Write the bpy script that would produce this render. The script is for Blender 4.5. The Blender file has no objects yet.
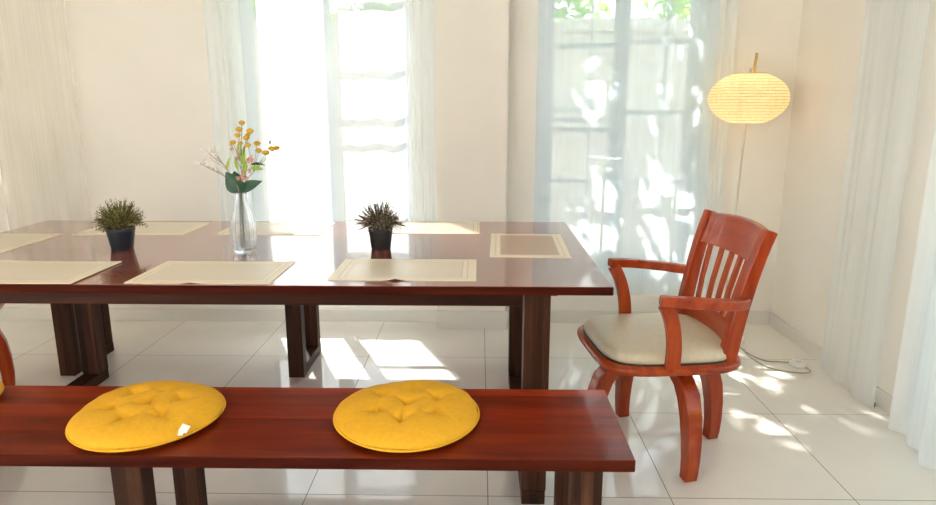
import bpy, bmesh, math, random
from mathutils import Vector, Matrix
random.seed(7)
S = bpy.context.scene
COL = S.collection
PI = math.pi

# ------------------------------------------------------------------ materials
def nodes(name):
    m = bpy.data.materials.new(name); m.use_nodes = True
    nt = m.node_tree; nt.nodes.clear()
    out = nt.nodes.new('ShaderNodeOutputMaterial')
    return m, nt, out
def N(nt, t, **kw):
    n = nt.nodes.new(t)
    for k, v in kw.items():
        if k in n.inputs: n.inputs[k].default_value = v
        else: setattr(n, k, v)
    return n
def L(nt, a, b): nt.links.new(a, b)
def rgb(c): return (c[0], c[1], c[2], 1)
def principled(nt, out, col=(.8, .8, .8), rough=.5, **kw):
    b = nt.nodes.new('ShaderNodeBsdfPrincipled')
    b.inputs['Base Color'].default_value = rgb(col); b.inputs['Roughness'].default_value = rough
    for k, v in kw.items(): b.inputs[k].default_value = v
    L(nt, b.outputs[0], out.inputs[0]); return b
def ramp(nt, stops):
    r = nt.nodes.new('ShaderNodeValToRGB')
    e = r.color_ramp.elements
    while len(e) < len(stops): e.new(.5)
    for i, (p, c) in enumerate(stops):
        e[i].position = p; e[i].color = rgb(c)
    return r
def plain(name, col, rough=.5, vary=.08, scale=14, bump=0, **kw):
    m, nt, out = nodes(name)
    b = principled(nt, out, col, rough, **kw)
    tc = N(nt, 'ShaderNodeTexCoord'); no = N(nt, 'ShaderNodeTexNoise', Scale=scale, Detail=4.0)
    L(nt, tc.outputs['Object'], no.inputs['Vector'])
    r = ramp(nt, [(.3, [c*(1-vary) for c in col]), (.7, [min(1, c*(1+vary)) for c in col])])
    L(nt, no.outputs[0], r.inputs[0]); L(nt, r.outputs[0], b.inputs['Base Color'])
    if bump:
        bp = N(nt, 'ShaderNodeBump', Strength=bump, Distance=.01)
        L(nt, no.outputs[0], bp.inputs['Height']); L(nt, bp.outputs[0], b.inputs['Normal'])
    return m
def wood(name, cols, axis='x', plank=.1, rough=.32, coat=.4, coat_rough=.12, pv=.35, stretch=14, bump=.05, spec=.18, coat_ior=1.5):
    m, nt, out = nodes(name)
    b = principled(nt, out, cols[1], rough)
    b.inputs['Specular IOR Level'].default_value = spec
    b.inputs['Coat IOR'].default_value = coat_ior; b.inputs['Coat Weight'].default_value = coat; b.inputs['Coat Roughness'].default_value = coat_rough
    tc = N(nt, 'ShaderNodeTexCoord')
    mp = N(nt, 'ShaderNodeMapping')
    sc = {'x': (1.6, stretch, stretch), 'y': (stretch, 1.6, stretch), 'z': (stretch, stretch, 1.6)}[axis]
    mp.inputs['Scale'].default_value = sc
    L(nt, tc.outputs['Object'], mp.inputs['Vector'])
    # board index -> each board its own tone and its own slice of grain
    sep = N(nt, 'ShaderNodeSeparateXYZ'); L(nt, tc.outputs['Object'], sep.inputs[0])
    comp = {'x': 'Y', 'y': 'X', 'z': 'X'}[axis]
    dv = N(nt, 'ShaderNodeMath', operation='DIVIDE'); dv.inputs[1].default_value = plank; L(nt, sep.outputs[comp], dv.inputs[0])
    fl = N(nt, 'ShaderNodeMath', operation='FLOOR'); L(nt, dv.outputs[0], fl.inputs[0])
    wn = N(nt, 'ShaderNodeTexWhiteNoise', noise_dimensions='1D'); L(nt, fl.outputs[0], wn.inputs['W'])
    add = N(nt, 'ShaderNodeVectorMath', operation='ADD'); L(nt, mp.outputs[0], add.inputs[0])
    mul = N(nt, 'ShaderNodeVectorMath', operation='SCALE'); mul.inputs['Scale'].default_value = 9.0
    L(nt, wn.outputs['Color'], mul.inputs[0]); L(nt, mul.outputs[0], add.inputs[1])
    no = N(nt, 'ShaderNodeTexNoise', Scale=1.0, Detail=7.0, Roughness=.62, Distortion=.6)
    L(nt, add.outputs[0], no.inputs['Vector'])
    r = ramp(nt, [(.28, cols[0]), (.5, cols[1]), (.75, cols[2])])
    L(nt, no.outputs[0], r.inputs[0])
    mr = N(nt, 'ShaderNodeMapRange'); mr.inputs['To Min'].default_value = 1-pv; mr.inputs['To Max'].default_value = 1+pv*.5
    L(nt, wn.outputs['Value'], mr.inputs['Value'])
    vs = N(nt, 'ShaderNodeVectorMath', operation='SCALE'); L(nt, r.outputs[0], vs.inputs[0]); L(nt, mr.outputs[0], vs.inputs['Scale'])
    L(nt, vs.outputs[0], b.inputs['Base Color'])
    bp = N(nt, 'ShaderNodeBump', Strength=bump, Distance=.004)
    L(nt, no.outputs[0], bp.inputs['Height']); L(nt, bp.outputs[0], b.inputs['Normal'])
    return m
def sheer(name, col, trans, weave=True):
    """sheer curtain cloth: open weave (transparent) + threads that scatter light both ways"""
    m, nt, out = nodes(name)
    tr = N(nt, 'ShaderNodeBsdfTransparent', Color=(1, 1, 1, 1))
    di = N(nt, 'ShaderNodeBsdfDiffuse', Color=rgb(col)); tl = N(nt, 'ShaderNodeBsdfTranslucent', Color=rgb(col))
    m1 = N(nt, 'ShaderNodeMixShader'); m1.inputs[0].default_value = .5
    L(nt, di.outputs[0], m1.inputs[1]); L(nt, tl.outputs[0], m1.inputs[2])
    m2 = N(nt, 'ShaderNodeMixShader')
    tc = N(nt, 'ShaderNodeTexCoord'); mp = N(nt, 'ShaderNodeMapping'); mp.inputs['Scale'].default_value = (160, 160, 1.5)
    no = N(nt, 'ShaderNodeTexNoise', Scale=1.0, Detail=2.0)
    L(nt, tc.outputs['Object'], mp.inputs[0]); L(nt, mp.outputs[0], no.inputs['Vector'])
    mr = N(nt, 'ShaderNodeMapRange'); mr.inputs['From Min'].default_value = .3; mr.inputs['From Max'].default_value = .7
    mr.inputs['To Min'].default_value = 1-trans-.02; mr.inputs['To Max'].default_value = 1-trans+.02
    L(nt, no.outputs[0], mr.inputs['Value']); L(nt, mr.outputs[0], m2.inputs[0])
    L(nt, tr.outputs[0], m2.inputs[1]); L(nt, m1.outputs[0], m2.inputs[2]); L(nt, m2.outputs[0], out.inputs[0])
    return m
def thin_glass(name, tint=(1, 1, 1), ior=1.45, rough=0.0, gain=1.0, base=0.0):
    m, nt, out = nodes(name)
    tr = N(nt, 'ShaderNodeBsdfTransparent', Color=rgb(tint)); gl = N(nt, 'ShaderNodeBsdfGlossy', Roughness=rough)
    fr = N(nt, 'ShaderNodeFresnel', IOR=ior)
    mx = N(nt, 'ShaderNodeMixShader')
    mu = N(nt, 'ShaderNodeMath', operation='MULTIPLY_ADD'); mu.inputs[1].default_value = gain; mu.inputs[2].default_value = base
    mu.use_clamp = True
    L(nt, fr.outputs[0], mu.inputs[0]); L(nt, mu.outputs[0], mx.inputs[0])
    L(nt, tr.outputs[0], mx.inputs[1]); L(nt, gl.outputs[0], mx.inputs[2]); L(nt, mx.outputs[0], out.inputs[0])
    return m
def leafmat(name, cols, trans=.35, rough=.5):
    m, nt, out = nodes(name)
    b = nt.nodes.new('ShaderNodeBsdfPrincipled'); b.inputs['Roughness'].default_value = rough
    tl = N(nt, 'ShaderNodeBsdfTranslucent'); mx = N(nt, 'ShaderNodeMixShader'); mx.inputs[0].default_value = trans
    ge = N(nt, 'ShaderNodeNewGeometry')
    r = ramp(nt, [(i/(len(cols)-1), c) for i, c in enumerate(cols)])
    L(nt, ge.outputs['Random Per Island'], r.inputs[0])
    L(nt, r.outputs[0], b.inputs['Base Color']); L(nt, r.outputs[0], tl.inputs['Color'])
    L(nt, b.outputs[0], mx.inputs[1]); L(nt, tl.outputs[0], mx.inputs[2]); L(nt, mx.outputs[0], out.inputs[0])
    return m

def floor_mat():
    m, nt, out = nodes('glossy_floor_tile')
    b = principled(nt, out, (.7, .66, .58), .07)
    b.inputs['IOR'].default_value = 1.75
    tc = N(nt, 'ShaderNodeTexCoord'); mp = N(nt, 'ShaderNodeMapping'); mp.inputs['Location'].default_value = (-.635+.604*10, -2.573+.62*10, 0)
    L(nt, tc.outputs['Object'], mp.inputs[0])
    br = N(nt, 'ShaderNodeTexBrick', offset=0.0, squash=1.0)
    br.inputs['Scale'].default_value = 1.0; br.inputs['Brick Width'].default_value = .604; br.inputs['Row Height'].default_value = .62
    br.inputs['Mortar Size'].default_value = .0016; br.inputs['Mortar Smooth'].default_value = .1
    br.inputs['Color1'].default_value = rgb((.86, .82, .75)); br.inputs['Color2'].default_value = rgb((.88, .84, .77))
    br.inputs['Mortar'].default_value = rgb((.16, .13, .10))
    L(nt, mp.outputs[0], br.inputs['Vector'])
    no = N(nt, 'ShaderNodeTexNoise', Scale=2.2, Detail=5.0)
    L(nt, tc.outputs['Object'], no.inputs['Vector'])
    r = ramp(nt, [(.35, (.95, .95, .95)), (.65, (1.03, 1.03, 1.03))]); L(nt, no.outputs[0], r.inputs[0])
    mx = N(nt, 'ShaderNodeVectorMath', operation='MULTIPLY'); L(nt, br.outputs['Color'], mx.inputs[0]); L(nt, r.outputs[0], mx.inputs[1])
    L(nt, mx.outputs[0], b.inputs['Base Color'])
    mr = N(nt, 'ShaderNodeMapRange'); mr.inputs['To Min'].default_value = .06; mr.inputs['To Max'].default_value = .6
    L(nt, br.outputs['Fac'], mr.inputs['Value']); L(nt, mr.outputs[0], b.inputs['Roughness'])
    bp = N(nt, 'ShaderNodeBump', Strength=.02, Distance=.02); L(nt, no.outputs[0], bp.inputs['Height']); L(nt, bp.outputs[0], b.inputs['Normal'])
    return m

def mat_vinyl(name, border, inner, hw, hd, rough_in):
    """woven place mat: plain border, two thin frame lines, finer woven panel in the middle"""
    m, nt, out = nodes(name)
    b = principled(nt, out, border, .45)
    tc = N(nt, 'ShaderNodeTexCoord'); sp = N(nt, 'ShaderNodeSeparateXYZ'); L(nt, tc.outputs['Object'], sp.inputs[0])
    def edge(o, h):
        a = N(nt, 'ShaderNodeMath', operation='ABSOLUTE'); L(nt, o, a.inputs[0])
        s = N(nt, 'ShaderNodeMath', operation='SUBTRACT'); s.inputs[0].default_value = h; L(nt, a.outputs[0], s.inputs[1]); return s
    ex, ey = edge(sp.outputs['X'], hw), edge(sp.outputs['Y'], hd)
    mn = N(nt, 'ShaderNodeMath', operation='MINIMUM'); L(nt, ex.outputs[0], mn.inputs[0]); L(nt, ey.outputs[0], mn.inputs[1])
    r = ramp(nt, [(0, border), (.19, [c*.72 for c in border]), (.22, border), (.36, [c*.75 for c in border]), (.40, inner)])
    r.color_ramp.interpolation = 'CONSTANT'
    ml = N(nt, 'ShaderNodeMath', operation='MULTIPLY'); ml.inputs[1].default_value = 10.0; L(nt, mn.outputs[0], ml.inputs[0])
    L(nt, ml.outputs[0], r.inputs[0])
    mp = N(nt, 'ShaderNodeMapping'); mp.inputs['Scale'].default_value = (420, 420, 1); L(nt, tc.outputs['Object'], mp.inputs[0])
    ck = N(nt, 'ShaderNodeTexChecker', Scale=1.0); ck.inputs['Color1'].default_value = (1, 1, 1, 1); ck.inputs['Color2'].default_value = (.9, .9, .9, 1)
    L(nt, mp.outputs[0], ck.inputs['Vector'])
    mx = N(nt, 'ShaderNodeVectorMath', operation='MULTIPLY'); L(nt, r.outputs[0], mx.inputs[0]); L(nt, ck.outputs[0], mx.inputs[1])
    L(nt, mx.outputs[0], b.inputs['Base Color'])
    gt = N(nt, 'ShaderNodeMath', operation='GREATER_THAN'); gt.inputs[1].default_value = .04; L(nt, mn.outputs[0], gt.inputs[0])
    mr = N(nt, 'ShaderNodeMapRange'); mr.inputs['To Min'].default_value = .5; mr.inputs['To Max'].default_value = rough_in
    L(nt, gt.outputs[0], mr.inputs['Value']); L(nt, mr.outputs[0], b.inputs['Roughness'])
    return m

M = {}
M['wall'] = plain('warm_white_plaster', (.83, .785, .715), .85, .02, 3)
M['ceil'] = plain('ceiling_paint', (.85, .83, .79), .9, .02, 3)
M['base'] = plain('skirting_tile', (.74, .71, .65), .25, .03, 4)
M['floor'] = floor_mat()
M['alu'] = plain('white_window_metal', (.78, .83, .88), .4, .02, 6)
M['glass'] = thin_glass('window_glass', (.97, .985, .98), 1.3)
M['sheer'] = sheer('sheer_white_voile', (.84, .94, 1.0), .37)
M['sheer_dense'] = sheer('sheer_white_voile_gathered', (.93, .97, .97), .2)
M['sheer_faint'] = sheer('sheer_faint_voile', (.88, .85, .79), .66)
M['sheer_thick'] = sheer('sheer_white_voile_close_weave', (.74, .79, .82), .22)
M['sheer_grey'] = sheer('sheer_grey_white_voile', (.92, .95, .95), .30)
M['table_x'] = wood('mahogany_table_boards', [(.16, .028, .015), (.26, .055, .03), (.34, .09, .05)], 'x', .12, .22, 1.0, .05, .22, 12, coat_ior=1.75)
M['bench_x'] = wood('mahogany_bench_boards', [(.10, .008, .002), (.235, .022, .005), (.38, .054, .012)], 'x', .075, .3, .25, .09, .38, 13)
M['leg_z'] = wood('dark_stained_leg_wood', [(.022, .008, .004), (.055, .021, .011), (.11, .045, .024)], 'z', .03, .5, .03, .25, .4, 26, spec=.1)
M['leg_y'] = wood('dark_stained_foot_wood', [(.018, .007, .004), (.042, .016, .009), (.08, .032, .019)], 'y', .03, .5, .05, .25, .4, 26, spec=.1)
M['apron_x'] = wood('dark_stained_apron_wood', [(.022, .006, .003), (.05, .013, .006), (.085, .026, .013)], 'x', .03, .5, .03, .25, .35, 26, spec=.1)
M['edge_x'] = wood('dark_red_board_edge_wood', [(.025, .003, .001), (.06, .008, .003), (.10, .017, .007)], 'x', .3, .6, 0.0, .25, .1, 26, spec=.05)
CH = [(.22, .018, .003), (.39, .048, .007), (.53, .095, .016)]
M['chair_z'] = wood('red_chair_wood', CH, 'z', .5, .3, .5, .07, .05, 20, .03)
M['chair_x'] = wood('red_chair_wood_cross', CH, 'x', .5, .3, .5, .07, .05, 20, .03)
M['leather'] = plain('beige_leather', (.66, .575, .42), .42, .05, 60, .06)
M['piping'] = plain('dark_seat_piping', (.03, .018, .012), .5)
M['yellow'] = plain('mustard_cotton', (.76, .375, .010), .85, .05, 90, .08)
M['tagw'] = plain('white_fabric_tag', (.8, .78, .7), .8)
M['mat_a'] = mat_vinyl('woven_beige_mat', (.84, .715, .54), (.70, .58, .435), .2225, .145, .3)
M['mat_b'] = mat_vinyl('woven_tan_mat', (.82, .70, .54), (.50, .32, .22), .2225, .145, .35)
M['pot_blue'] = plain('navy_black_plastic', (.012, .017, .026), .4)
M['pot_black'] = plain('black_plastic', (.014, .013, .014), .45)
M['soil'] = plain('dark_potting_soil', (.03, .022, .015), .95)
M['leaf_l'] = leafmat('olive_grass_leaf', [(.07, .075, .015), (.16, .17, .03), (.30, .29, .06), (.36, .30, .10)], .3)
M['leaf_r'] = leafmat('brown_heather_leaf', [(.10, .075, .035), (.24, .18, .09), (.46, .36, .25), (.72, .62, .56)], .25)
M['twig'] = plain('brown_twig', (.10, .065, .03), .8)
M['dleaf'] = plain('dark_green_leaf', (.02, .075, .035), .45)
M['lleaf'] = leafmat('lime_green_leaf', [(.30, .45, .05), (.48, .62, .12)], .4)
M['pleaf'] = plain('dusky_purple_leaf', (.07, .05, .055), .5)
M['stem'] = plain('green_stem', (.16, .24, .05), .6)
M['bstem'] = plain('brown_stem', (.38, .30, .24), .7)
M['yfl'] = plain('yellow_button_flower', (.62, .36, .03), .8, .25, 300, .3)
M['pfl'] = plain('pink_flower', (.74, .42, .34), .8, .2, 200, .3)
M['wfl'] = plain('white_bud', (.85, .80, .74), .7)
def glass_mat():
    m, nt, out = nodes('clear_ribbed_glass')
    b = N(nt, 'ShaderNodeBsdfGlass', Color=(.97, .985, 1, 1), Roughness=0.0, IOR=1.33)
    tr = N(nt, 'ShaderNodeBsdfTransparent', Color=(.98, .99, 1, 1)); mx = N(nt, 'ShaderNodeMixShader'); mx.inputs[0].default_value = .45
    L(nt, b.outputs[0], mx.inputs[1]); L(nt, tr.outputs[0], mx.inputs[2]); L(nt, mx.outputs[0], out.inputs[0]); return m
M['vase'] = glass_mat()
M['white'] = plain('white_enamel', (.82, .80, .75), .3)
M['pole'] = plain('pale_metal_pole', (.62, .56, .46), .35)
M['bamboo'] = plain('bamboo_stick', (.62, .42, .15), .5)
M['cord'] = plain('grey_white_cable', (.40, .36, .29), .5)
M['brass'] = plain('dark_brass_stop', (.16, .11, .06), .4)
M['garden'] = plain('garden_wall_render', (.46, .43, .39), .9, .04, 2)
M['paving'] = plain('grey_paving', (.30, .30, .28), .9, .06, 3)
M['tree'] = leafmat('garden_tree_leaf', [(.08, .19, .015), (.20, .40, .03), (.36, .55, .07)], .45)
M['hedge'] = leafmat('hedge_leaf', [(.04, .10, .015), (.12, .24, .03), (.22, .36, .05)], .35)
M['bark'] = plain('grey_bark', (.18, .14, .10), .9, .2, 20, .3)
def paper_mat():
    m, nt, out = nodes('lantern_paper')
    b = N(nt, 'ShaderNodeBsdfDiffuse'); tl = N(nt, 'ShaderNodeBsdfTranslucent'); mxs = N(nt, 'ShaderNodeMixShader'); mxs.inputs[0].default_value = .5
    L(nt, b.outputs[0], mxs.inputs[1]); L(nt, tl.outputs[0], mxs.inputs[2]); L(nt, mxs.outputs[0], out.inputs[0])
    tc = N(nt, 'ShaderNodeTexCoord'); no = N(nt, 'ShaderNodeTexNoise', Scale=60.0, Detail=3.0); L(nt, tc.outputs['Object'], no.inputs[0])
    r = ramp(nt, [(.3, (.84, .70, .44)), (.7, (.92, .80, .56))]); L(nt, no.outputs[0], r.inputs[0]); L(nt, r.outputs[0], b.inputs['Color']); L(nt, r.outputs[0], tl.inputs['Color'])
    return m
M['paper'] = paper_mat()
M['paperrib'] = plain('lantern_bamboo_rib', (.55, .38, .16), .7)

# ------------------------------------------------------------------ mesh helpers
class MB:
    def __init__(s): s.b = bmesh.new()
    def box(s, c, d, rot=None):
        ret = bmesh.ops.create_cube(s.b, size=1.0)
        mt = Matrix.Translation(c) @ (rot.to_4x4() if rot else Matrix.Identity(4)) @ Matrix.Diagonal((d[0], d[1], d[2], 1))
        bmesh.ops.transform(s.b, matrix=mt, verts=ret['verts']); return s
    def bb(s, x0, x1, y0, y1, z0, z1): return s.box(((x0+x1)/2, (y0+y1)/2, (z0+z1)/2), (x1-x0, y1-y0, z1-z0))
    def rings(s, rings, closed_ring=True, cap=True):
        vs = [[s.b.verts.new(p) for p in r] for r in rings]
        n = len(vs[0])
        for a, c in zip(vs, vs[1:]):
            for i in range(n if closed_ring else n-1):
                j = (i+1) % n
                s.b.faces.new((a[i], a[j], c[j], c[i]))
        if cap and closed_ring:
            s.b.faces.new(list(reversed(vs[0]))); s.b.faces.new(vs[-1])
        return s
    def tube(s, path, r, seg=8):
        P = [Vector(p) for p in path]; rr = r if isinstance(r, (list, tuple)) else [r]*len(P)
        rings = []; up = None
        for i, p in enumerate(P):
            t = (P[min(i+1, len(P)-1)]-P[max(i-1, 0)]).normalized()
            if up is None: up = t.orthogonal().normalized()
            u = (up-t*up.dot(t)).normalized(); up = u; w = t.cross(u)
            rings.append([p+(u*math.cos(a)+w*math.sin(a))*rr[i] for a in [2*PI*k/seg for k in range(seg)]])
        return s.rings(rings)
    def sweep(s, path, wd, th, side):
        """rectangular section along path; wd = size along `side`, th = size across"""
        P = [Vector(p) for p in path]; side = Vector(side).normalized(); n = len(P)
        W = wd if isinstance(wd, (list, tuple)) else [wd]*n; T = th if isinstance(th, (list, tuple)) else [th]*n
        rings = []
        for i, p in enumerate(P):
            t = (P[min(i+1, n-1)]-P[max(i-1, 0)]).normalized()
            u = (side-t*side.dot(t)).normalized(); w = t.cross(u)
            a, c = u*W[i]/2, w*T[i]/2
            rings.append([p+a+c, p-a+c, p-a-c, p+a-c])
        return s.rings(rings)
    def lathe(s, prof, seg=40, c=(0, 0, 0), cap=True, fn=None):
        rings = []
        for r, z in prof:
            rings.append([Vector((c[0]+(r if not fn else fn(r, z, 2*PI*k/seg))*math.cos(2*PI*k/seg),
                                  c[1]+(r if not fn else fn(r, z, 2*PI*k/seg))*math.sin(2*PI*k/seg), c[2]+z)) for k in range(seg)])
        return s.rings(rings, cap=cap)
    def ball(s, c, r, sub=2, sq=(1, 1, 1)):
        ret = bmesh.ops.create_icosphere(s.b, subdivisions=sub, radius=r)
        bmesh.ops.transform(s.b, matrix=Matrix.Translation(c) @ Matrix.Diagonal((*sq, 1)), verts=ret['verts']); return s
    def leaf(s, p, d, nrm, ln, wd, fold=.2):
        p = Vector(p); d = Vector(d).normalized(); sd = d.cross(Vector(nrm))
        if sd.length < 1e-4: sd = d.orthogonal()
        sd.normalize(); nn = sd.cross(d)
        a = s.b.verts.new(p); e = s.b.verts.new(p+d*ln-nn*ln*.12)
        m1 = s.b.verts.new(p+d*ln*.45+nn*wd*fold*.3)
        l1 = s.b.verts.new(p+d*ln*.4+sd*wd/2+nn*wd*fold); r1 = s.b.verts.new(p+d*ln*.4-sd*wd/2+nn*wd*fold)
        s.b.faces.new((a, m1, l1)); s.b.faces.new((l1, m1, e)); s.b.faces.new((a, r1, m1)); s.b.faces.new((r1, e, m1)); return s
    def build(s, name, mat, parent=None, smooth=False, bevel=0, seg=2, sharp=None, subsurf=0, edge=None):
        bmesh.ops.recalc_face_normals(s.b, faces=s.b.faces)
        me = bpy.data.meshes.new(name); s.b.to_mesh(me); s.b.free()
        me.materials.append(M[mat] if isinstance(mat, str) else mat)
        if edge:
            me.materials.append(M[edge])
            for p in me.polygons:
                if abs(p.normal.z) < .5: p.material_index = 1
        o = bpy.data.objects.new(name, me); COL.objects.link(o)
        if parent: o.parent = parent
        if smooth:
            for p in me.polygons: p.use_smooth = True
            if sharp:
                me.set_sharp_from_angle(angle=math.radians(sharp))
        if bevel:
            b = o.modifiers.new('bevel', 'BEVEL'); b.width = bevel; b.segments = seg; b.limit_method = 'ANGLE'; b.angle_limit = math.radians(35)
        if subsurf:
            b = o.modifiers.new('sub', 'SUBSURF'); b.levels = subsurf; b.render_levels = subsurf
        return o

def tag(o, label, cat, group=None, kind=None):
    o['label'] = label; o['category'] = cat
    if group: o['group'] = group
    if kind: o['kind'] = kind
    return o
def thing(name, label, cat, loc=(0, 0, 0), rz=0, group=None):
    o = bpy.data.objects.new(name, None); COL.objects.link(o); o.empty_display_size = .05
    o.location = loc; o.rotation_euler = (0, 0, rz); return tag(o, label, cat, group)
def struct(o, label=None, cat=None):
    o['kind'] = 'structure'
    if label: o['label'] = label; o['category'] = cat
    return o
def kids(o): return [c for c in COL.objects if c.parent == o]
def copy_tree(o, parent=None):
    c = o.copy(); COL.objects.link(c)
    if parent: c.parent = parent
    for k in kids(o): copy_tree(k, c)
    return c
def dup(o, loc, rz, label, group=None):
    c = copy_tree(o); c.location = loc; c.rotation_euler = (0, 0, rz); c['label'] = label
    if group: c['group'] = group
    return c
def bez(p0, p1, p2, p3, n=10):
    p0, p1, p2, p3 = map(Vector, (p0, p1, p2, p3)); r = []
    for i in range(n+1):
        t = i/n; r.append(p0*(1-t)**3+p1*3*t*(1-t)**2+p2*3*t*t*(1-t)+p3*t**3)
    return r

# ------------------------------------------------------------------ the room
YW, XR, XL, ZC, YB, TH = 3.77, 1.739, -3.5, 2.62, -3.2, .16
W1 = (-1.37, -.39, .30, 2.32); W2 = (.325, 1.25, .25, 2.32)
D1 = (-1.2, 2.55, 2.3)            # right-hand glass door: y range, top
struct(MB().bb(XL-.2, XR+.2, YB, YW+TH, -.1, 0).build('floor', 'floor'), 'pale glossy square floor tiles with thin dark joints', 'floor')
struct(MB().bb(XL-.2, XR+.2, YB, YW+TH, ZC, ZC+.1).build('ceiling', 'ceil'), 'plain off white ceiling above the dining room', 'ceiling')
w = MB()
w.bb(XL-.2, W1[0], YW, YW+TH, 0, ZC); w.bb(W1[1], W2[0], YW, YW+TH, 0, ZC); w.bb(W2[1], XR+.2, YW, YW+TH, 0, ZC)
for q in (W1, W2):
    w.bb(q[0], q[1], YW, YW+TH, 0, q[2]); w.bb(q[0], q[1], YW, YW+TH, q[3], ZC)
struct(w.build('wall_back', 'wall'), 'warm white back wall holding two tall windows', 'wall')
w = MB(); w.bb(XR, XR+.16, D1[1], YW, 0, ZC).bb(XR, XR+.16, YB, D1[0], 0, ZC).bb(XR, XR+.16, D1[0], D1[1], D1[2], ZC)
struct(w.build('wall_right', 'wall'), 'warm white wall at the right behind the floor lamp', 'wall')
struct(MB().bb(XL-.16, XL, YB, -2.8, 0, ZC).bb(XL-.16, XL, .2, YW, 0, ZC).bb(XL-.16, XL, -2.8, .2, 2.38, ZC).build('wall_left', 'wall'), 'warm white left wall with an unseen opening added to let light in', 'wall')  # opening added out of view, lets sun and sky brighten the right wall
w = MB().bb(XL-.2, XR+.2, YB-.16, YB, 0, .85).bb(XL-.2, XR+.2, YB-.16, YB, 2.45, ZC).bb(XL-.2, XL+1.3, YB-.16, YB, .85, 2.45).bb(XR-1.6, XR+.2, YB-.16, YB, .85, 2.45)
struct(w.build('wall_rear', 'wall'), 'warm white rear wall with an unseen opening added for daylight', 'wall')  # unseen wall cuts the frontal light, its opening is added to brighten the room
PX0, PX1, PY = -.235, .15, 3.66
struct(MB().bb(PX0, PX1, PY, YW, 0, ZC).build('trim_1', 'wall'), 'shallow wall pier between the two windows', 'pier')
BH = .075
struct(MB().bb(XL, PX0, YW-.012, YW, 0, BH).bb(PX1, XR, YW-.012, YW, 0, BH).build('baseboard_back', 'base', bevel=.002), 'pale tiled skirting along the back wall', 'skirting')
struct(MB().bb(PX0-.012, PX1+.012, PY-.014, YW-.013, 0, BH+.03).build('trim_2', 'base', bevel=.002), 'pale plinth at the foot of the wall pier', 'plinth')
struct(MB().bb(XR-.012, XR, D1[1], YW-.012, 0, BH).build('baseboard_right', 'base', bevel=.002), 'pale tiled skirting along the right wall', 'skirting')

def window(name, q, label, vert, bars_l, bars_r):
    x0, x1, z0, z1 = q; y = YW+.065; fr = .045
    root = MB().bb(x0, x1, y-.03, y+.03, z0, z0+.06).bb(x0, x1, y-.03, y+.03, z1-fr, z1).bb(x0, x0+fr, y-.03, y+.03, z0+.06, z1-fr).bb(x1-fr, x1, y-.03, y+.03, z0+.06, z1-fr).build(name, 'alu', bevel=.003)
    struct(root, label, 'window')
    xm = (x0+x1)/2
    for a, b, bars in ((x0+fr, xm+.005, bars_l), (xm-.005, x1-fr, bars_r)):
        dy = .008 if bars is bars_l else -.008
        st = .045; sz0, sz1 = z0+.06, z1-fr
        s = MB().bb(a, a+st, y+dy-.012, y+dy+.012, sz0, sz1).bb(b-st, b, y+dy-.012, y+dy+.012, sz0, sz1)
        s.bb(a+st, b-st, y+dy-.012, y+dy+.012, sz0, sz0+.05).bb(a+st, b-st, y+dy-.012, y+dy+.012, sz1-st, sz1)
        sash = s.build('sash', 'alu', root, bevel=.002)
        g = MB()
        for z in bars: g.bb(a+st, b-st, y+dy-.008, y+dy+.008, z-.014, z+.014)
        xc = a+(b-a)*(vert or .5)
        if vert: g.bb(xc-.007, xc+.007, y+dy-.006, y+dy+.006, sz0+.05, sz1-st)
        if bars: g.build('glazing_bars', 'alu', sash)
        else: g.b.free()
        MB().bb(a+st, b-st, y+dy-.002, y+dy+.002, sz0+.05, sz1-st).build('pane', 'glass', sash)
    return root
BL = (2.0, 1.60, 1.25, 1.195, 1.14, .845); BR = (2.0, 1.62, 1.235, .845)
window('window_1', W1, 'tall bright window behind the flower vase', None, (), (2.0, 1.65, 1.40, 1.265, .845))
window('window_2', W2, 'tall window beside the paper floor lamp', .6, BL, BR)
# right-hand door
y0, y1, zt = D1; xg = XR+.08
dr = MB().bb(xg-.035, xg+.035, y0, y0+.06, 0, zt).bb(xg-.035, xg+.035, y1-.06, y1, 0, zt).bb(xg-.035, xg+.035, y0+.06, y1-.06, zt-.06, zt).bb(xg-.035, xg+.035, y0+.06, y1-.06, 0, .03).build('door_1', 'alu', bevel=.003)
struct(dr, 'glazed sliding door behind the right-hand curtains', 'door')
ym = (y0+y1)/2
for a, b, dx in ((y0+.06, ym+.03, .012), (ym-.03, y1-.06, -.012)):
    l = MB().bb(xg+dx-.01, xg+dx+.01, a, a+.06, .03, zt-.06).bb(xg+dx-.01, xg+dx+.01, b-.06, b, .03, zt-.06).bb(xg+dx-.01, xg+dx+.01, a+.06, b-.06, .03, .12).bb(xg+dx-.01, xg+dx+.01, a+.06, b-.06, zt-.12, zt-.06).build('door_leaf', 'alu', dr, bevel=.002)
    MB().bb(xg+dx-.002, xg+dx+.002, a+.06, b-.06, .12, zt-.12).build('pane', 'glass', l)

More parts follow.
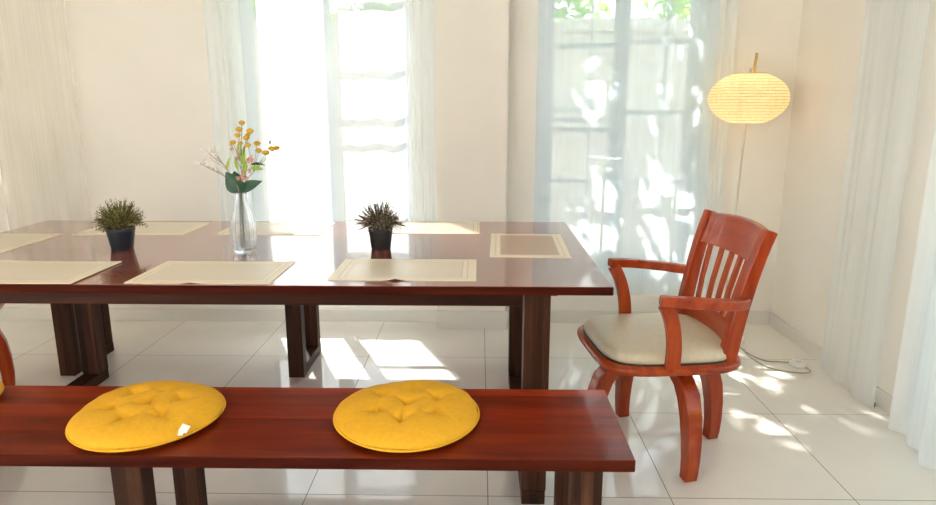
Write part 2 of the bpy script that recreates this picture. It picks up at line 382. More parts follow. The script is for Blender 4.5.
# ------------------------------------------------------------------ curtains
def fold(t, seed, n):
    rnd = random.Random(seed)
    v = 0
    for k in range(4):
        v += rnd.uniform(.5, 1)*math.sin(2*PI*n*t*rnd.choice((.6, .8, 1, 1.15))+rnd.uniform(0, 6.3))
    return v/3
def curtain(name, label, p0, p1, n, amp, seed, mat, z0=.2, z1=2.5, nu=140, nv=14, parent=None, sway=.0):
    """gathered cloth hanging between p0 and p1 (plan points), n folds, depth amp"""
    p0, p1 = Vector((*p0, 0)), Vector((*p1, 0)); t = (p1-p0); nrm = Vector((-t.y, t.x, 0)).normalized()
    b = MB(); rows = []
    for j in range(nv+1):
        v = j/nv; z = z0+(z1-z0)*v; rows.append([])
        for i in range(nu+1):
            u = i/nu
            a = amp*(1.0-.25*v)
            uu = u+.006*math.sin(9*u+3*v)+sway*(1-v)*math.sin(5*u+seed)
            d = fold(u, seed, n)*a+.25*a*fold(u, seed+5, n*1.7)*(1-v)
            rows[-1].append(p0+t*uu+nrm*d+Vector((0, 0, z)))
    b.rings(rows, closed_ring=False, cap=False)
    o = b.build(name, mat, parent, smooth=True)
    if label: tag(o, label, 'curtain', 'sheer curtains')
    return o
def curtain_set(label, panels):
    r = thing('sheer_curtain', label, 'curtain', group='sheer curtains')
    for a in panels: curtain('curtain_panel', None, *a[:2], *a[2:], parent=r)
    return r
curtain_set('thin faint curtain hanging on the wall left of the olive plant', [((-2.74, 3.70), (-2.24, 3.70), 4, .018, 3, 'sheer_faint')])
curtain_set('bright white curtain over the window behind the vase', [((-1.475, 3.645), (-1.26, 3.645), 4, .022, 11, 'sheer_dense'), ((-1.28, 3.625), (-.40, 3.625), 5, .016, 14, 'sheer_thick'), ((-.42, 3.635), (-.245, 3.635), 5, .016, 17, 'sheer_dense')])
curtain_set('leaf dappled curtain over the window beside the floor lamp', [((.30, 3.68), (1.27, 3.68), 6, .016, 21, 'sheer'), ((1.19, 3.70), (1.37, 3.70), 4, .014, 24, 'sheer_dense')])
curtain_set('long grey white curtain on the right wall by the brass door stop', [((1.66, 2.60), (1.68, 3.05), 3, .04, 31, 'sheer_grey', .012)])
curtain_set('nearest grey white curtain at the right edge', [((1.60, 1.2), (1.63, 2.42), 7, .07, 37, 'sheer_grey', .012)])

# ------------------------------------------------------------------ dining table
TX0, TX1, TY0, TY1, TZ = -2.05, .40, 1.885, 3.03, .74
TC = ((TX0+TX1)/2, (TY0+TY1)/2)
t = thing('dining_table', 'long polished reddish brown wooden dining table set with beige place mats', 'table', (TC[0], TC[1], 0))
hx, hy = (TX1-TX0)/2, (TY1-TY0)/2
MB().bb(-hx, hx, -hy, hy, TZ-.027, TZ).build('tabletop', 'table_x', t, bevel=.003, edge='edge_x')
lx, ly, ox = .992, hy-.06, .01
for sx in (-1, 1):
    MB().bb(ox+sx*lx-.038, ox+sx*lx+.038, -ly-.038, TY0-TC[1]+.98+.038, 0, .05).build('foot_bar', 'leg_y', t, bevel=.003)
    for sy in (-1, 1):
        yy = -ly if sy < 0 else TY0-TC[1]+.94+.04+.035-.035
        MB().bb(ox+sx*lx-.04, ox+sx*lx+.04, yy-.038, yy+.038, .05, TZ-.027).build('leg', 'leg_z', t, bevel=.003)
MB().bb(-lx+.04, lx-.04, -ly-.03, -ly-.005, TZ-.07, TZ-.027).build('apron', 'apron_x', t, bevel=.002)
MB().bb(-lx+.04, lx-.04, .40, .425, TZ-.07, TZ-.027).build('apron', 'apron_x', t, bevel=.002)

# ------------------------------------------------------------------ benches
def make_bench(label, loc, group, sp=1.125):
    r = thing('bench', label, 'bench', loc, 0, group)
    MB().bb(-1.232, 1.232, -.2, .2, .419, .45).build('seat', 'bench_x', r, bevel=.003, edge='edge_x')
    for x in (-sp, 0, sp):
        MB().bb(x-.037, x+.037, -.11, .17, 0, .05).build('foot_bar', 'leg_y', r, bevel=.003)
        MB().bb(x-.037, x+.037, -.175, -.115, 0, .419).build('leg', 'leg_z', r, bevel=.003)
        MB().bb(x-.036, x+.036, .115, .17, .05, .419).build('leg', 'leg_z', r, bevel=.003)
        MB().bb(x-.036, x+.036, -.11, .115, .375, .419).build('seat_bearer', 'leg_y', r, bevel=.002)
    return r
b1 = make_bench('low reddish brown bench in the foreground carrying round yellow cushions', (-.862, 1.605, 0), 'dining benches')
b2 = make_bench('bench on the far side of the table, its dark legs seen underneath', (-.872, 3.09, 0), 'dining benches', 1.106)

# ------------------------------------------------------------------ yellow cushions
def cushion_mesh(R, seed):
    rnd = random.Random(seed)
    tuft = [(0, 0)]+[(.46*R*math.cos(a+.35+seed), .46*R*math.sin(a+.35+seed)) for a in [k*PI/3 for k in range(6)]]
    seg = [(tuft[k], tuft[k % 6+1]) for k in range(1, 7)]+[(tuft[0], tuft[k]) for k in (1, 3, 5)]
    def segd(p, a, b):
        ax, ay = a; bx, by = b; dx, dy = bx-ax, by-ay
        t = max(0, min(1, ((p[0]-ax)*dx+(p[1]-ay)*dy)/(dx*dx+dy*dy)))
        return math.hypot(p[0]-ax-t*dx, p[1]-ay-t*dy)
    rays = [(tuft[k], (tuft[k][0]*1.75, tuft[k][1]*1.75)) for k in range(1, 7)]
    nr, na = 44, 144; ph = rnd.uniform(0, 6)
    top, bot = [], []
    b = bmesh.new()
    ctr = None
    def hgt(x, y, rr):
        z = .046*(max(0, 1-rr**3.4))**.5*(.88+.12*(1-rr))
        d = min(math.hypot(x-q[0], y-q[1]) for q in tuft)
        z -= .022*math.exp(-(d/.016)**1.1)*(1 if rr < .9 else 0)
        ds = min(segd((x, y), *s) for s in seg); z -= .012*math.exp(-(ds/.005)**1.3)*math.exp(-(d/.028)**1.5)+.0016*math.exp(-(ds/.012)**1.3)
        dr = min(segd((x, y), *s) for s in rays); z -= .010*math.exp(-(dr/.005)**1.4)*math.exp(-(d/.035)**1.5)
        th = math.atan2(y, x)
        z += .0016*math.sin(th*23+ph)*max(0, rr-.72)/.28*(1-rr)*5
        z += .003*math.sin(3*th+ph)*rr
        return z
    for i in range(nr+1):
        q = i/nr; rr = 1-(1-q)**1.5
        rt, rb = [], []
        for k in range(na):
            th = 2*PI*k/na
            Rk = R*(1+.012*math.sin(3*th+ph)+.008*math.sin(7*th+2*ph)+.004*math.sin(19*th))
            x, y = Rk*rr*math.cos(th), Rk*rr*math.sin(th)
            rt.append(b.verts.new((x, y, .016+hgt(x, y, rr))))
            if i < nr: rb.append(b.verts.new((x*.985, y*.985, .016*(rr**6) if rr > .3 else 0)))
        top.append(rt); bot.append(rb)
    bot[-1] = bot[-1] if bot[-1] else top[-1]
    for T in (top, bot):
        for a, c in zip(T, T[1:]):
            for k in range(na):
                j = (k+1) % na
                try: b.faces.new((a[k], a[j], c[j], c[k]))
                except ValueError: pass
    bmesh.ops.remove_doubles(b, verts=b.verts, dist=.0002)
    m = MB(); m.b.free(); m.b = b
    return m
def make_cushion(label, loc, rz, R, seed, tagged=False):
    o = cushion_mesh(R, seed).build('seat_cushion', 'yellow', None, smooth=True)
    tag(o, label, 'cushion', 'round yellow cushions'); o.location = loc; o.rotation_euler = (0, 0, rz)
    pb = MB(); pb.tube([(R*1.004*math.cos(a)*(1+.012*math.sin(3*a)), R*1.004*math.sin(a)*(1+.012*math.sin(3*a)), .015) for a in [2*PI*k/72 for k in range(73)]], .0035, 6)
    pb.build('seam', 'yellow', o, smooth=True)
    return o
BZ = .45
c1 = make_cushion('round tufted yellow cushion with a small white tag on the front bench', (-.878, 1.592, BZ), 0, .188, 1)
tg = MB(); tg.box((.148, -.112, .033), (.022, .003, .02), Matrix.Rotation(-.9, 3, 'X') @ Matrix.Rotation(.3, 3, 'Y')).box((.142, -.120, .026), (.012, .003, .014), Matrix.Rotation(-.9, 3, 'X')).build('fabric_tag', 'tagw', c1)
make_cushion('plain round tufted yellow cushion nearest the bench end by the armchair', (-.190, 1.605, BZ), .2, .19, 2)
make_cushion('yellow cushion mostly cut off by the left edge of the photo', (-1.54, 1.64, BZ), .6, .19, 3)

# ------------------------------------------------------------------ place mats
def make_mat(loc, rz, label, mat='mat_a', curl=0.0, w=.445, d=.29):
    b = MB(); nx, ny, th = 24, 16, .0022
    def hz(x, y):
        c = curl*max(0, 1-abs(x+.02)/.05)**2*max(0, (-y/(d/2))-.55)*2.2 if curl > 0 else 0
        if curl < 0: c = -curl*max(0, (-x/(w/2)-.4))**1.5*max(0, (y/(d/2)-.1))
        return c
    for k, zo in ((0, 0), (1, th)):
        b.rings([[Vector((-w/2+w*i/nx, -d/2+d*j/ny, zo+hz(-w/2+w*i/nx, -d/2+d*j/ny))) for i in range(nx+1)] for j in range(ny+1)], closed_ring=False, cap=False)
    bl = [e for e in b.b.edges if e.is_boundary]
    bmesh.ops.bridge_loops(b.b, edges=bl)
    o = b.build('place_mat', mat); tag(o, label, 'place mat', 'beige place mats'); o.location = loc; o.rotation_euler = (0, 0, rz); return o
make_mat((-1.72, 2.03, TZ), .0, 'front row place mat at the left edge, lying under its neighbour', w=.44)
make_mat((-1.452, 2.028, TZ+.0026), .0, 'front row place mat overlapping another near the left edge', curl=-.012)
make_mat((-.857, 2.047, TZ), .0, 'front row place mat with a bluish sheen just in front of the vase', curl=.004)
make_mat((-.24, 2.09, TZ), .0, 'front row place mat in front of the brown heather plant', curl=.007, w=.46)
make_mat((-1.475, 2.82, TZ), .0, 'back row place mat behind the olive plant', w=.47, d=.3)
make_mat((-.89, 2.83, TZ), .0, 'back row place mat behind the vase', d=.3)
make_mat((-.21, 2.865, TZ), .0, 'back row place mat behind the brown heather plant', w=.42, d=.29)
make_mat((.188, 2.495, TZ), PI/2-.03, 'tan framed place mat turned sideways at the armchair end', 'mat_b')
make_mat((-1.90, 2.46, TZ), PI/2+.02, 'place mat turned sideways at the far left table end', 'mat_a')

# ------------------------------------------------------------------ potted plants
def make_plant(name, label, loc, rt, rb, h, spread, height, leafm, potm, seed, twigs, lsize, curve, leafout=.6, f0=.62):
    rnd = random.Random(seed)
    r = thing(name, label, 'potted plant', loc, 0, 'small potted plants')
    MB().lathe([(0.001, 0), (rb*.97, 0), (rb, .003), (rt*.97, h*.86), (rt*.985, h*.865), (rt, h*.87), (rt, h), (rt*.94, h), (rt*.9, h-.012), (.001, h-.012)], 40).build('pot', potm, r, smooth=True, sharp=40)
    MB().lathe([(.001, h-.012), (rt*.88, h-.012), (rt*.88, h-.006), (.001, h-.004)], 24).build('soil', 'soil', r)
    st, lf = MB(), MB()
    for k in range(twigs):
        a = rnd.uniform(0, 2*PI); e = math.acos(rnd.uniform(-.12, 1)) ; out = math.sin(e)
        f = rnd.uniform(f0, 1.0)
        tip = Vector((math.cos(a)*out*spread*f, math.sin(a)*out*spread*f, h+height*(math.cos(e)*.95*f+.06)))
        base = Vector((math.cos(a)*rt*.5*out, math.sin(a)*rt*.5*out, h-.006))
        pts = bez(base, base+Vector((0, 0, height*.3)), base.lerp(tip, .6)+Vector((0, 0, curve)), tip, 6)
        st.tube(pts, [.0011]*6+[.0006], 4)
        for q in range(11):
            tt = .28+.72*q/10; i = min(5, int(tt*6)); p = pts[i].lerp(pts[i+1], tt*6-i)
            dd = (pts[i+1]-pts[i]).normalized()
            s = Vector((rnd.gauss(0, 1), rnd.gauss(0, 1), rnd.gauss(0, 1))).normalized()
            lf.leaf(p+s*lsize*.35, dd*.5+s*leafout, Vector((rnd.gauss(0, 1), rnd.gauss(0, 1), 1)), lsize*rnd.uniform(.7, 1.3), lsize*.38)
    st.build('twigs', 'twig', r); f = lf.build('foliage', leafm, r); f['kind'] = 'stuff'
    return r
make_plant('potted_plant', 'bushy olive green plant in a small navy pot left of the vase', (-1.350, 2.40, TZ), .051, .039, .083, .100, .112, 'leaf_l', 'pot_blue', 5, 300, .0095, .012, .8, .55)
make_plant('potted_plant', 'brown heather like plant in a small black pot right of the vase', (-.372, 2.415, TZ), .046, .036, .083, .108, .118, 'leaf_r', 'pot_black', 9, 420, .0068, .006, 1.1, .5)

# ------------------------------------------------------------------ vase and flowers
VX, VY = -.868, 2.355
def rib(r, z, a): return r*(1+.035*math.cos(14*a)*(1.7 if .008 < z < .2 else .15)) if r > .004 else r
prof = [(.001, 0), (.034, 0), (.038, .004), (.0405, .02), (.0445, .05), (.046, .08), (.044, .11), (.037, .145), (.028, .175), (.0215, .2), (.020, .212), (.0235, .226), (.0215, .226), (.018, .212), (.0195, .2), (.026, .175), (.035, .145), (.042, .11), (.044, .08), (.0425, .05), (.0385, .022), (.036, .012), (.001, .010)]
v = MB().lathe(prof, 112, fn=rib).build('vase', 'vase', None, smooth=True); v.location = (VX, VY, TZ)
tag(v, 'clear ribbed glass bottle vase standing on the table', 'vase')
SCL = .00376
def fp(px, py, dy=0):           # spot on the bouquet's own plane, relative to the vase foot
    return Vector(((px-244)*SCL+.006, dy, (253-py)*SCL*.955-.0))
def big_leaf(b, p, d, nrm, ln, wd):
    p, d = Vector(p), Vector(d).normalized(); sd = d.cross(Vector(nrm)).normalized(); nn = sd.cross(d); rows = []
    for i in range(9):
        u = i/8; hw = wd/2*math.sin(PI*min(1, .06+.94*u)**.8)
        rows.append([p+d*ln*u+sd*hw*s-nn*ln*.25*u*u+nn*abs(s)*hw*.3 for s in (-1, -.5, 0, .5, 1)])
    b.rings(rows, closed_ring=False, cap=False); return b
def spray(name, label, cat, x0, stemm, flowers, leaves, seed):
    rnd = random.Random(seed)
    r = thing(name, label, cat, (VX, VY, TZ), 0, 'flowers in the vase')
    foot = Vector((x0*1.2, rnd.uniform(-.01, .01), .018)); neck = Vector((x0*.45, rnd.uniform(-.006, .006), .215))
    st = MB(); tips = [fp(*f[:3]) for f in flowers]+[fp(*q[0]) for q in leaves]
    top = fp(*flowers[0][:3]) if flowers else fp(*leaves[0][0])
    main = bez(foot, foot.lerp(neck, .5), neck, neck+Vector((0, 0, .012)), 6)[:-1]+bez(neck, neck+(neck-foot)*.25, top.lerp(neck, .4)+Vector((0, 0, .01)), top, 8)
    st.tube(main, [.0016]*8+[.0012]*(len(main)-8), 6)
    for q in tips:
        if (q-top).length < .004: continue
        k = min(main[7:], key=lambda m: (m-(q.lerp(neck, .45))).length)
        st.tube(bez(k, k+Vector((0, 0, .012)), q.lerp(k, .25)-Vector((0, 0, .01)), q, 5), .0008, 5)
    st.build('stem', stemm, r, smooth=True)
    for f in flowers:
        p = fp(*f[:3]); fr, fm = f[3], f[4]
        b = MB()
        if fm == 'wfl':
            for _ in range(5): b.ball(p+Vector((rnd.gauss(0, .008), rnd.gauss(0, .006), rnd.gauss(0, .006))), fr*.95, 1)
        elif fm == 'pfl':
            for k in range(16):
                dd = Vector((rnd.gauss(0, 1), rnd.gauss(0, 1), rnd.gauss(.2, .8))).normalized()
                b.leaf(p, dd, Vector((0, 0, 1)), fr*1.25, fr*.95, .3)
            b.ball(p, fr*.6, 1)
        else:
            b.ball(p, fr, 2, (1, 1, .75))
            for k in range(12):
                a = 2*PI*k/12; b.ball(p+Vector((math.cos(a)*fr*.86, math.sin(a)*fr*.86, .001)), fr*.25, 1)
        b.build('flower_head', fm, r, smooth=(fm != 'pfl'))
    for (q, d, ln, wd, lm, nrm) in leaves:
        b = MB(); big_leaf(b, fp(*q), d, nrm, ln, wd); b.build('leaf', lm, r, smooth=True)
    return r
C = lambda X, Y: (190+X/5.609, 110+Y/5.609)
spray('yellow_flower_stem', 'tallest yellow button flower spray in the vase', 'flower', .004, 'stem',
      [(*C(328, 70), 0, .0115, 'yfl'), (*C(316, 105), -.01, .0125, 'yfl'), (*C(366, 115), .005, .013, 'yfl'), (*C(300, 138), 0, .011, 'yfl'), (*C(340, 152), .01, .012, 'yfl'), (*C(280, 176), -.012, .011, 'yfl'), (*C(318, 182), -.01, .009, 'yfl'), (*C(262, 186), 0, .008, 'pfl'), (*C(350, 136), .01, .009, 'yfl')],
      [(C(318, 300), (.05, 0, 1), .07, .02, 'lleaf', (0, -1, .1)), (C(322, 360), (.12, 0, 1), .06, .018, 'lleaf', (0, -1, .1)), (C(290, 330), (-.3, 0, 1), .05, .012, 'lleaf', (0, -1, .1)), (C(300, 250), (-.1, 0, 1), .045, .013, 'lleaf', (0, -1, .1))], 1)
spray('yellow_flower_stem', 'yellow button flower spray leaning to the right in the vase', 'flower', .010, 'stem',
      [(*C(505, 207), 0, .0115, 'yfl'), (*C(484, 210), -.014, .0125, 'yfl'), (*C(443, 234), .006, .0135, 'yfl'), (*C(410, 222), -.008, .012, 'yfl'), (*C(396, 184), .01, .0125, 'yfl'), (*C(352, 192), 0, .011, 'yfl')],
      [(C(360, 318), (1, 0, -.05), .044, .02, 'lleaf', (0, -1, .5)), (C(470, 190), (.1, 0, 1), .02, .008, 'pleaf', (0, -1, 0))], 2)
spray('pink_flower_stem', 'pink blossom stem low in the middle of the bouquet', 'flower', -.003, 'bstem',
      [(*C(372, 270), -.02, .017, 'pfl'), (*C(335, 365), -.035, .017, 'pfl'), (*C(298, 372), -.022, .009, 'pfl'), (*C(288, 268), .0, .010, 'pfl'), (*C(262, 215), .0, .008, 'pfl'), (*C(300, 228), .0, .009, 'pfl'), (*C(350, 335), .0, .009, 'pfl')],
      [(C(360, 300), (1, 0, .14), .052, .017, 'pleaf', (0, -.6, 1))], 3)
spray('white_sprig', 'upper white budded sprig at the left of the bouquet', 'flower', -.008, 'bstem',
      [(*C(150, 214), 0, .0055, 'wfl'), (*C(112, 216), .01, .0048, 'wfl'), (*C(182, 232), -.01, .0052, 'wfl'), (*C(140, 258), 0, .005, 'wfl'), (*C(178, 256), .01, .005, 'wfl'), (*C(128, 236), .01, .005, 'wfl'), (*C(165, 225), 0, .005, 'wfl')],
      [(C(228, 330), (.22, 0, 1), .05, .011, 'lleaf', (0, -1, .2))], 4)
spray('white_sprig', 'lower white budded sprig reaching furthest left of the bouquet', 'flower', -.011, 'bstem',
      [(*C(78, 290), 0, .0056, 'wfl'), (*C(102, 298), .008, .005, 'wfl'), (*C(148, 308), -.008, .0055, 'wfl'), (*C(168, 312), 0, .005, 'wfl'), (*C(92, 280), 0, .005, 'wfl'), (*C(125, 305), 0, .005, 'wfl')], [], 5)
spray('leaf_stem', 'broad dark green leaves around the mouth of the vase', 'foliage', -.002, 'stem', [],
      [(C(302, 448), (-.62, -.25, .75), .085, .07, 'dleaf', (-.3, -1, .25)), (C(300, 446), (.9, -.15, .5), .082, .042, 'dleaf', (.1, -1, .5)),
       (C(262, 452), (-.5, .1, .7), .04, .014, 'lleaf', (0, -1, .2)), (C(285, 440), (-.35, .25, .9), .075, .055, 'dleaf', (0, -1, .2))], 6)

# ------------------------------------------------------------------ armchair
def superell(hx_, hy_, n, cx=0, cy=0, seg=64, e=3.0):
    r = []
    for k in range(seg):
        a = 2*PI*k/seg; c, s_ = math.cos(a), math.sin(a)
        r.append((cx+hx_*math.copysign(abs(c)**(2/e), c), cy+hy_*math.copysign(abs(s_)**(2/e), s_)))
    return r
def make_armchair(label, loc, rz):
    r = thing('armchair', label, 'chair', loc, rz, 'wooden swivel armchairs')
    # seat plate
    b = MB(); prof = [(.93, .385), (.985, .39), (1.0, .40), (.995, .41), (.975, .415)]
    b.rings([[Vector((x*k, y*k, z)) for x, y in superell(.262, .256, 64, 0, .018, e=4.2)] for k, z in prof]); b.build('seat', 'chair_x', r, smooth=True, sharp=50)
    # cushion
    b = MB(); prof = [(.90, .415), (.955, .421), (.975, .432), (.97, .446), (.93, .459), (.84, .467), (.6, .472), (.3, .474), (.05, .4745)]
    b.rings([[Vector((x*k, y*k+.012, z-.006*(abs(x)/.24)**2*k)) for x, y in superell(.236, .245, 64, 0, .004, e=4.0)] for k, z in prof])
    cu = b.build('seat_pad', 'leather', r, smooth=True)
    pb = MB(); pb.tube([Vector((x*.95, y*.95+.012, .4165)) for x, y in superell(.24, .249, 64, 0, .004, e=4)+superell(.24, .249, 64, 0, .004, e=4)[:1]], .0045, 6); pb.build('piping', 'piping', cu, smooth=True)
    # swivel hub
    MB().lathe([(.001, .345), (.085, .345), (.10, .355), (.10, .372), (.07, .374), (.07, .386), (.001, .386)], 32).build('swivel_hub', 'chair_x', r, smooth=True, sharp=40)
    # four bowed legs
    for k in range(4):
        a = math.radians(8+90*k); d = Vector((math.cos(a), math.sin(a), 0)); sd = Vector((-math.sin(a), math.cos(a), 0))
        prof = [(.055, .358), (.12, .356), (.175, .338), (.215, .295), (.240, .225), (.252, .15), (.256, .08), (.254, .03), (.250, 0.0)]
        b = MB(); b.sweep([d*rr+Vector((0, 0, z)) for rr, z in prof], [.05, .052, .056, .057, .055, .052, .048, .046, .045], [.030, .036, .052, .062, .060, .055, .050, .046, .043], sd)
        for vv in b.b.verts:
            if vv.co.z < 0.004: vv.co.z = 0.0
        b.build('leg', 'chair_z', r, smooth=True, sharp=40, bevel=.004)
    # back posts
    for s in (-1, 1):
        pts = bez((s*.195, -.165, .413), (s*.197, -.185, .56), (s*.204, -.212, .72), (s*.212, -.265, .868), 10)
        MB().sweep(pts, [.036]*11, [.055-.012*i/10 for i in range(11)], (1, 0, 0)).build('back_post', 'chair_z', r, smooth=True, sharp=40, bevel=.004)
    # curved rails
    def rail(zl, zh, yl, yh, hw, bow, th, nm, low=0):
        b = MB(); rows = []
        for i in range(17):
            u = -1+2*i/16; bw = -bow*(1-u*u)
            dz = low*(1-u*u)
            rows.append([Vector((u*hw, yl+bw+th/2, zl-dz)), Vector((u*hw, yl+bw-th/2, zl-dz)), Vector((u*hw*1.03, yh+bw-th/2, zh+.012*(1-u*u))), Vector((u*hw*1.03, yh+bw+th/2, zh+.012*(1-u*u)))])
        b.rings(rows); return b.build(nm, 'chair_x', r, smooth=True, sharp=40, bevel=.004)
    rail(.752, .862, -.224, -.262, .200, .030, .024, 'top_rail')
    rail(.468, .518, -.172, -.182, .185, .022, .022, 'lower_rail', .012)
    for k in range(5):
        u = (-2+k)*.36; bw = .030*(1-u*u)
        x0, x1 = u*.165, u*.195
        pts = [Vector((x0, -.18-.022*(1-u*u), .51)), Vector(((x0+x1)/2, -.199-.026*(1-u*u), .63)), Vector((x1, -.228-bw, .762))]
        MB().sweep(pts, .024, .012, (1, 0, 0)).build('back_slat', 'chair_z', r, bevel=.002)
    # arms with their front posts
    for s in (-1, 1):
        pts = bez((s*.268, .115, .655), (s*.285, .01, .652), (s*.292, -.12, .632), (s*.228, -.195, .628), 14)
        MB().sweep(pts, [.034]*15, [.044-.006*abs(i-7)/7 for i in range(15)], (0, 0, 1)).build('arm', 'chair_x', r, smooth=True, sharp=40, bevel=.005)
        pts = bez((s*.242, .05, .405), (s*.246, .04, .50), (s*.262, .065, .595), (s*.268, .098, .642), 10)
        MB().sweep(pts, [.030]*11, [.046]*11, (1, 0, 0)).build('arm_post', 'chair_z', r, smooth=True, sharp=40, bevel=.004)
    return r
ch = make_armchair('red brown wooden armchair with a cream seat pad at the right table end', (.665, 2.31, 0), math.radians(96.5))
dup(ch, (-2.36, 2.62, 0), math.radians(-65), 'armchair at the left table end, mostly cut off by the photo edge')

# ------------------------------------------------------------------ floor lamp
LX, LY = 1.352, 3.50
fl = thing('floor_lamp', 'floor lamp with a glowing round ribbed paper lantern shade in the corner', 'lamp', (LX, LY, 0))
MB().lathe([(.001, 0), (.118, 0), (.122, .004), (.122, .018), (.116, .024), (.02, .028), (.012, .04), (.001, .04)], 48).build('base', 'white', fl, smooth=True, sharp=40)
sc = Vector((.040, .02, 1.308))
MB().tube([(0, 0, .035), (.01, .004, .4), (.026, .01, .8), (sc.x, sc.y, 1.2), (sc.x, sc.y, 1.46)], .0055, 10).build('pole', 'pole', fl, smooth=True)
b = MB(); prof = []
nring = 17
for i in range(nring*6+1):
    u = i/(nring*6); z = -.124+.248*u
    rr = .199*(1-(abs(z)/.136)**2.0)**.52
    prof.append((rr-.005*(1-abs(math.sin(PI*nring*u))), z))
b.lathe(prof, 64, c=sc, cap=False); sh = b.build('lantern_shade', 'paper', fl, smooth=True)
rg = MB()
for k in range(1, nring):
    r_, z = prof[k*6]
    rg.tube([(sc.x+(r_+.0005)*math.cos(a), sc.y+(r_+.0005)*math.sin(a), sc.z+z) for a in [2*PI*q/64 for q in range(65)]], .0011, 5)
rg.build('hoop_ribs', 'paperrib', sh, smooth=True)
for k in range(7):
    a = 2*PI*k/7+.55
    MB().tube([(sc.x+r_*1.001*math.cos(a), sc.y+r_*1.001*math.sin(a), sc.z+z) for r_, z in prof[::6]], .0016, 5).build('vertical_rib', 'paperrib', sh, smooth=True)
MB().lathe([(.08, -.004), (.085, 0), (.08, .004), (.074, .004), (.074, -.004)], 40, c=(sc.x, sc.y, sc.z+.122), cap=False).build('top_ring', 'bamboo', sh, smooth=True)
MB().tube([(sc.x+.005, sc.y-.02, sc.z+.06), (sc.x+.012, sc.y-.02, sc.z+.17), (sc.x+.016, sc.y-.02, sc.z+.225)], .0085, 8).build('bamboo_finial', 'bamboo', fl, smooth=True)
bulb = bpy.data.lights.new('lantern_bulb', 'POINT'); bulb.energy = .8; bulb.color = (1, .86, .62); bulb.shadow_soft_size = .06
bo = bpy.data.objects.new('lantern_bulb', bulb); COL.objects.link(bo); bo.parent = fl; bo.location = sc+Vector((0, 0, .02))
cordp = [(1.40, 3.395), (1.415, 3.25), (1.458, 3.165), (1.52, 3.155), (1.585, 3.14)]
cp2 = [(1.415, 3.33), (1.40, 3.24), (1.425, 3.10), (1.48, 3.04), (1.56, 3.01), (1.62, 3.03), (1.615, 3.09)]
def smoothp(p, z):
    r = []
    for i in range(len(p)-1):
        a = [Vector((*p[max(0, min(len(p)-1, i+k))], z)) for k in (-1, 0, 1, 2)]
        for q in range(6):
            t_ = q/6
            r.append(.5*((2*a[1])+(a[2]-a[0])*t_+(2*a[0]-5*a[1]+4*a[2]-a[3])*t_*t_+(3*a[1]-a[0]-3*a[2]+a[3])*t_**3))
    r.append(Vector((*p[-1], z))); return r
cd = thing('lamp_cord', 'thin looping cable with a white foot switch on the floor by the lamp', 'cord', (0, 0, 0))
MB().tube(smoothp(cordp, .0035), .0032, 6).build('cable', 'cord', cd, smooth=True)
MB().tube(smoothp(cp2, .0035), .0032, 6).build('cable', 'cord', cd, smooth=True)
sw = MB().lathe([(.001, 0), (.040, 0), (.044, .004), (.042, .014), (.034, .021), (.001, .023)], 32, c=(1.60, 3.115, 0)).build('foot_switch', 'white', cd, smooth=True, sharp=45)
MB().lathe([(.001, .021), (.014, .021), (.014, .027), (.010, .030), (.001, .031)], 20, c=(1.60, 3.115, 0)).build('push_button', 'white', sw, smooth=True, sharp=45)
ds = thing('door_stop', 'small brass door stop on the floor under the right curtain', 'door stop', (1.695, 2.655, 0))
MB().bb(-.012, .012, -.014, .014, 0, .022).build('block', 'brass', ds, bevel=.003)
MB().lathe([(.001, .022), (.009, .022), (.009, .03), (.001, .031)], 16).build('cap', 'brass', ds, smooth=True, sharp=40)

# ------------------------------------------------------------------ garden
struct(MB().bb(XL-.6, XR+.6, YW+TH+.001, YW+TH+.42, 2.62, 2.76).build('added_eave', 'ceil'), 'unseen eave added to block sky light above the two windows', 'eave')  # eave added out of view to dim the sky light on the curtains
g = MB().bb(-14, 16, -14, 16, -.22, -.12).build('ground', 'paving'); struct(g, 'grey paving outside the house', 'ground')
struct(MB().bb(-9, 12, 6.2, 6.36, -.12, 1.93).bb(-9, 12, 6.16, 6.40, 1.93, 2.04).build('garden_wall', 'garden'), 'pale boundary wall outside the windows', 'garden wall')
GAPS = [(-.18, 3.20, .12), (-.16, 3.0, .10), (-.24, 3.69, .13), (-.19, 2.77, .10), (.21, 2.69, .10), (.06, 3.39, .08), (-.39, 2.89, .09), (.12, 2.96, .09), (.20, 3.16, .09), (.33, 3.40, .085), (.0, 2.8, .09), (.30, 2.95, .06), (-.20, 3.45, .10), (-.42, 3.3, .07), (-.05, 3.55, .08), (.02, 3.12, .08), (-.3, 2.6, .1)]
def crown(b, c, rad, n, size, seed, hollow=.0, gaps=()):
    rnd = random.Random(seed); c = Vector(c)
    for k in range(n):
        d = Vector((rnd.gauss(0, 1), rnd.gauss(0, 1), rnd.gauss(0, 1))).normalized(); f = rnd.uniform(hollow, 1)**.5
        p = c+Vector((d.x*rad[0], d.y*rad[1], d.z*rad[2]))*f
        gx, gz = p.x+.436*p.y, p.z-1.09*p.y          # leaves cleared along the sun so dapples land on curtain and floor
        if any((gx-a)**2+((gz-e)*.8)**2 < q*q for a, e, q in gaps): continue
        b.leaf(p, Vector((rnd.gauss(0, 1), rnd.gauss(0, 1), rnd.gauss(-.5, .6))), Vector((rnd.gauss(0, .5), rnd.gauss(0, .5), 1)), size*rnd.uniform(.6, 1.3), size*.42, .15)
    return b
tr = thing('tree', 'leafy green tree showing at the top of the lamp side window', 'tree', (.02, 5.6, -.12))
MB().tube([(0, 0, 0), (.02, .03, .9), (.0, 0, 1.8), (.05, .05, 2.6), (-.1, .1, 3.2), (-.1, .05, 4.2)], [.06, .055, .045, .03, .02, .01], 10).build('trunk', 'bark', tr, smooth=True)
b = MB()
rr = random.Random(12)
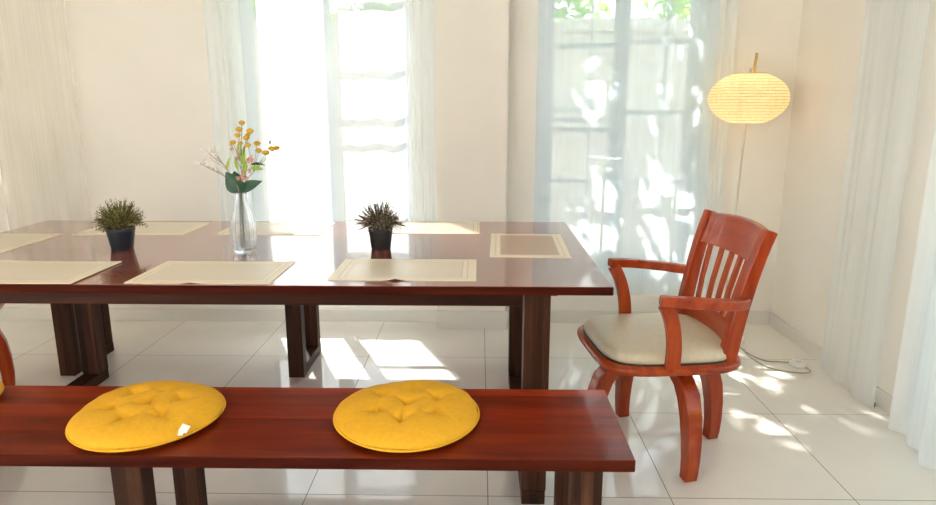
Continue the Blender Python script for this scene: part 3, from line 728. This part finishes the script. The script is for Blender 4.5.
for k in range(34):
    crown(b, (rr.uniform(-.85, .75), rr.uniform(-.45, .45), rr.uniform(3.85, 4.8)), (.36, .36, .25), 70, .21, 100+k, gaps=GAPS)
for k in range(44):
    crown(b, (rr.uniform(-.85, .75), rr.uniform(-.35, .35), rr.uniform(2.3, 3.9)), (.3, .25, .22), 50, .16, 200+k, gaps=GAPS)
f = b.build('foliage', 'tree', tr); f['kind'] = 'stuff'
hd = thing('hedge', 'green shrubs beyond the garden wall seen at the window tops', 'hedge', (0, 7.4, -.12))
b = MB(); rr = random.Random(31)
for k in range(60): crown(b, (rr.uniform(-4, 5), rr.uniform(-.3, .3), rr.uniform(1.5, 2.75)), (.5, .4, .4), 60, .24, 300+k)
f = b.build('foliage', 'tree', hd); f['kind'] = 'stuff'
MB().bb(-4, 5, -.12, .12, 0, 1.5).build('woody_core', 'bark', hd)
h2 = thing('hedge', 'green garden hedge mirrored in the floor tiles at the right', 'hedge', (3.4, 1.2, -.12))
b = MB(); rr = random.Random(41)
for k in range(80): crown(b, (rr.uniform(-.3, .3), rr.uniform(-2.6, 3.0), rr.uniform(.1, .95)), (.4, .5, .3), 60, .2, 500+k)
f = b.build('foliage', 'hedge', h2); f['kind'] = 'stuff'
MB().bb(-.1, .1, -2.6, 3.0, 0, .9).build('woody_core', 'bark', h2)

# ------------------------------------------------------------------ light
sun = bpy.data.lights.new('sun', 'SUN'); sun.energy = 19.0; sun.angle = math.radians(.6); sun.color = (1.0, .975, .94)
so = bpy.data.objects.new('sun', sun); COL.objects.link(so)
d = Vector((.40, -.917, -1.0)); so.rotation_euler = d.to_track_quat('-Z', 'Y').to_euler(); so.location = (-3, 9, 8)
wd = bpy.data.worlds.new('sky'); S.world = wd; wd.use_nodes = True
nt = wd.node_tree; nt.nodes.clear()
out = N(nt, 'ShaderNodeOutputWorld'); bg = N(nt, 'ShaderNodeBackground'); bg.inputs[1].default_value = 1.5
tc = N(nt, 'ShaderNodeTexCoord'); sp = N(nt, 'ShaderNodeSeparateXYZ'); L(nt, tc.outputs['Generated'], sp.inputs[0])
r = ramp(nt, [(0, (.5, .47, .42)), (.48, (.8, .79, .77)), (.52, (1.0, .975, .95)), (.64, (.86, .93, 1.0)), (1, (.62, .80, 1.0))])
mr = N(nt, 'ShaderNodeMapRange'); mr.inputs['From Min'].default_value = -1; mr.inputs['From Max'].default_value = 1
L(nt, sp.outputs['Z'], mr.inputs['Value']); L(nt, mr.outputs[0], r.inputs[0]); L(nt, r.outputs[0], bg.inputs[0]); L(nt, bg.outputs[0], out.inputs[0])

# ------------------------------------------------------------------ camera
F = 655.0; pitch = math.atan((252.5-108)/F); yaw = math.atan(12*math.cos(pitch)/F)
cam = bpy.data.cameras.new('camera'); co = bpy.data.objects.new('camera', cam); COL.objects.link(co)
cam.sensor_fit = 'HORIZONTAL'; cam.sensor_width = 36; cam.lens = F/936*36; cam.clip_start = .05
co.location = (0, 0, 1.26); co.rotation_euler = (PI/2-pitch, 0, yaw)
S.camera = co

S.view_settings.view_transform = 'Standard'; S.view_settings.look = 'None'; S.view_settings.gamma = 1; S.view_settings.use_curve_mapping = False
S.view_settings.exposure = 1.35
cy = S.cycles
cy.use_denoising = True; cy.max_bounces = 12; cy.diffuse_bounces = 6; cy.glossy_bounces = 5; cy.transmission_bounces = 8; cy.transparent_max_bounces = 24
cy.caustics_reflective = False; cy.caustics_refractive = False; cy.sample_clamp_indirect = 6
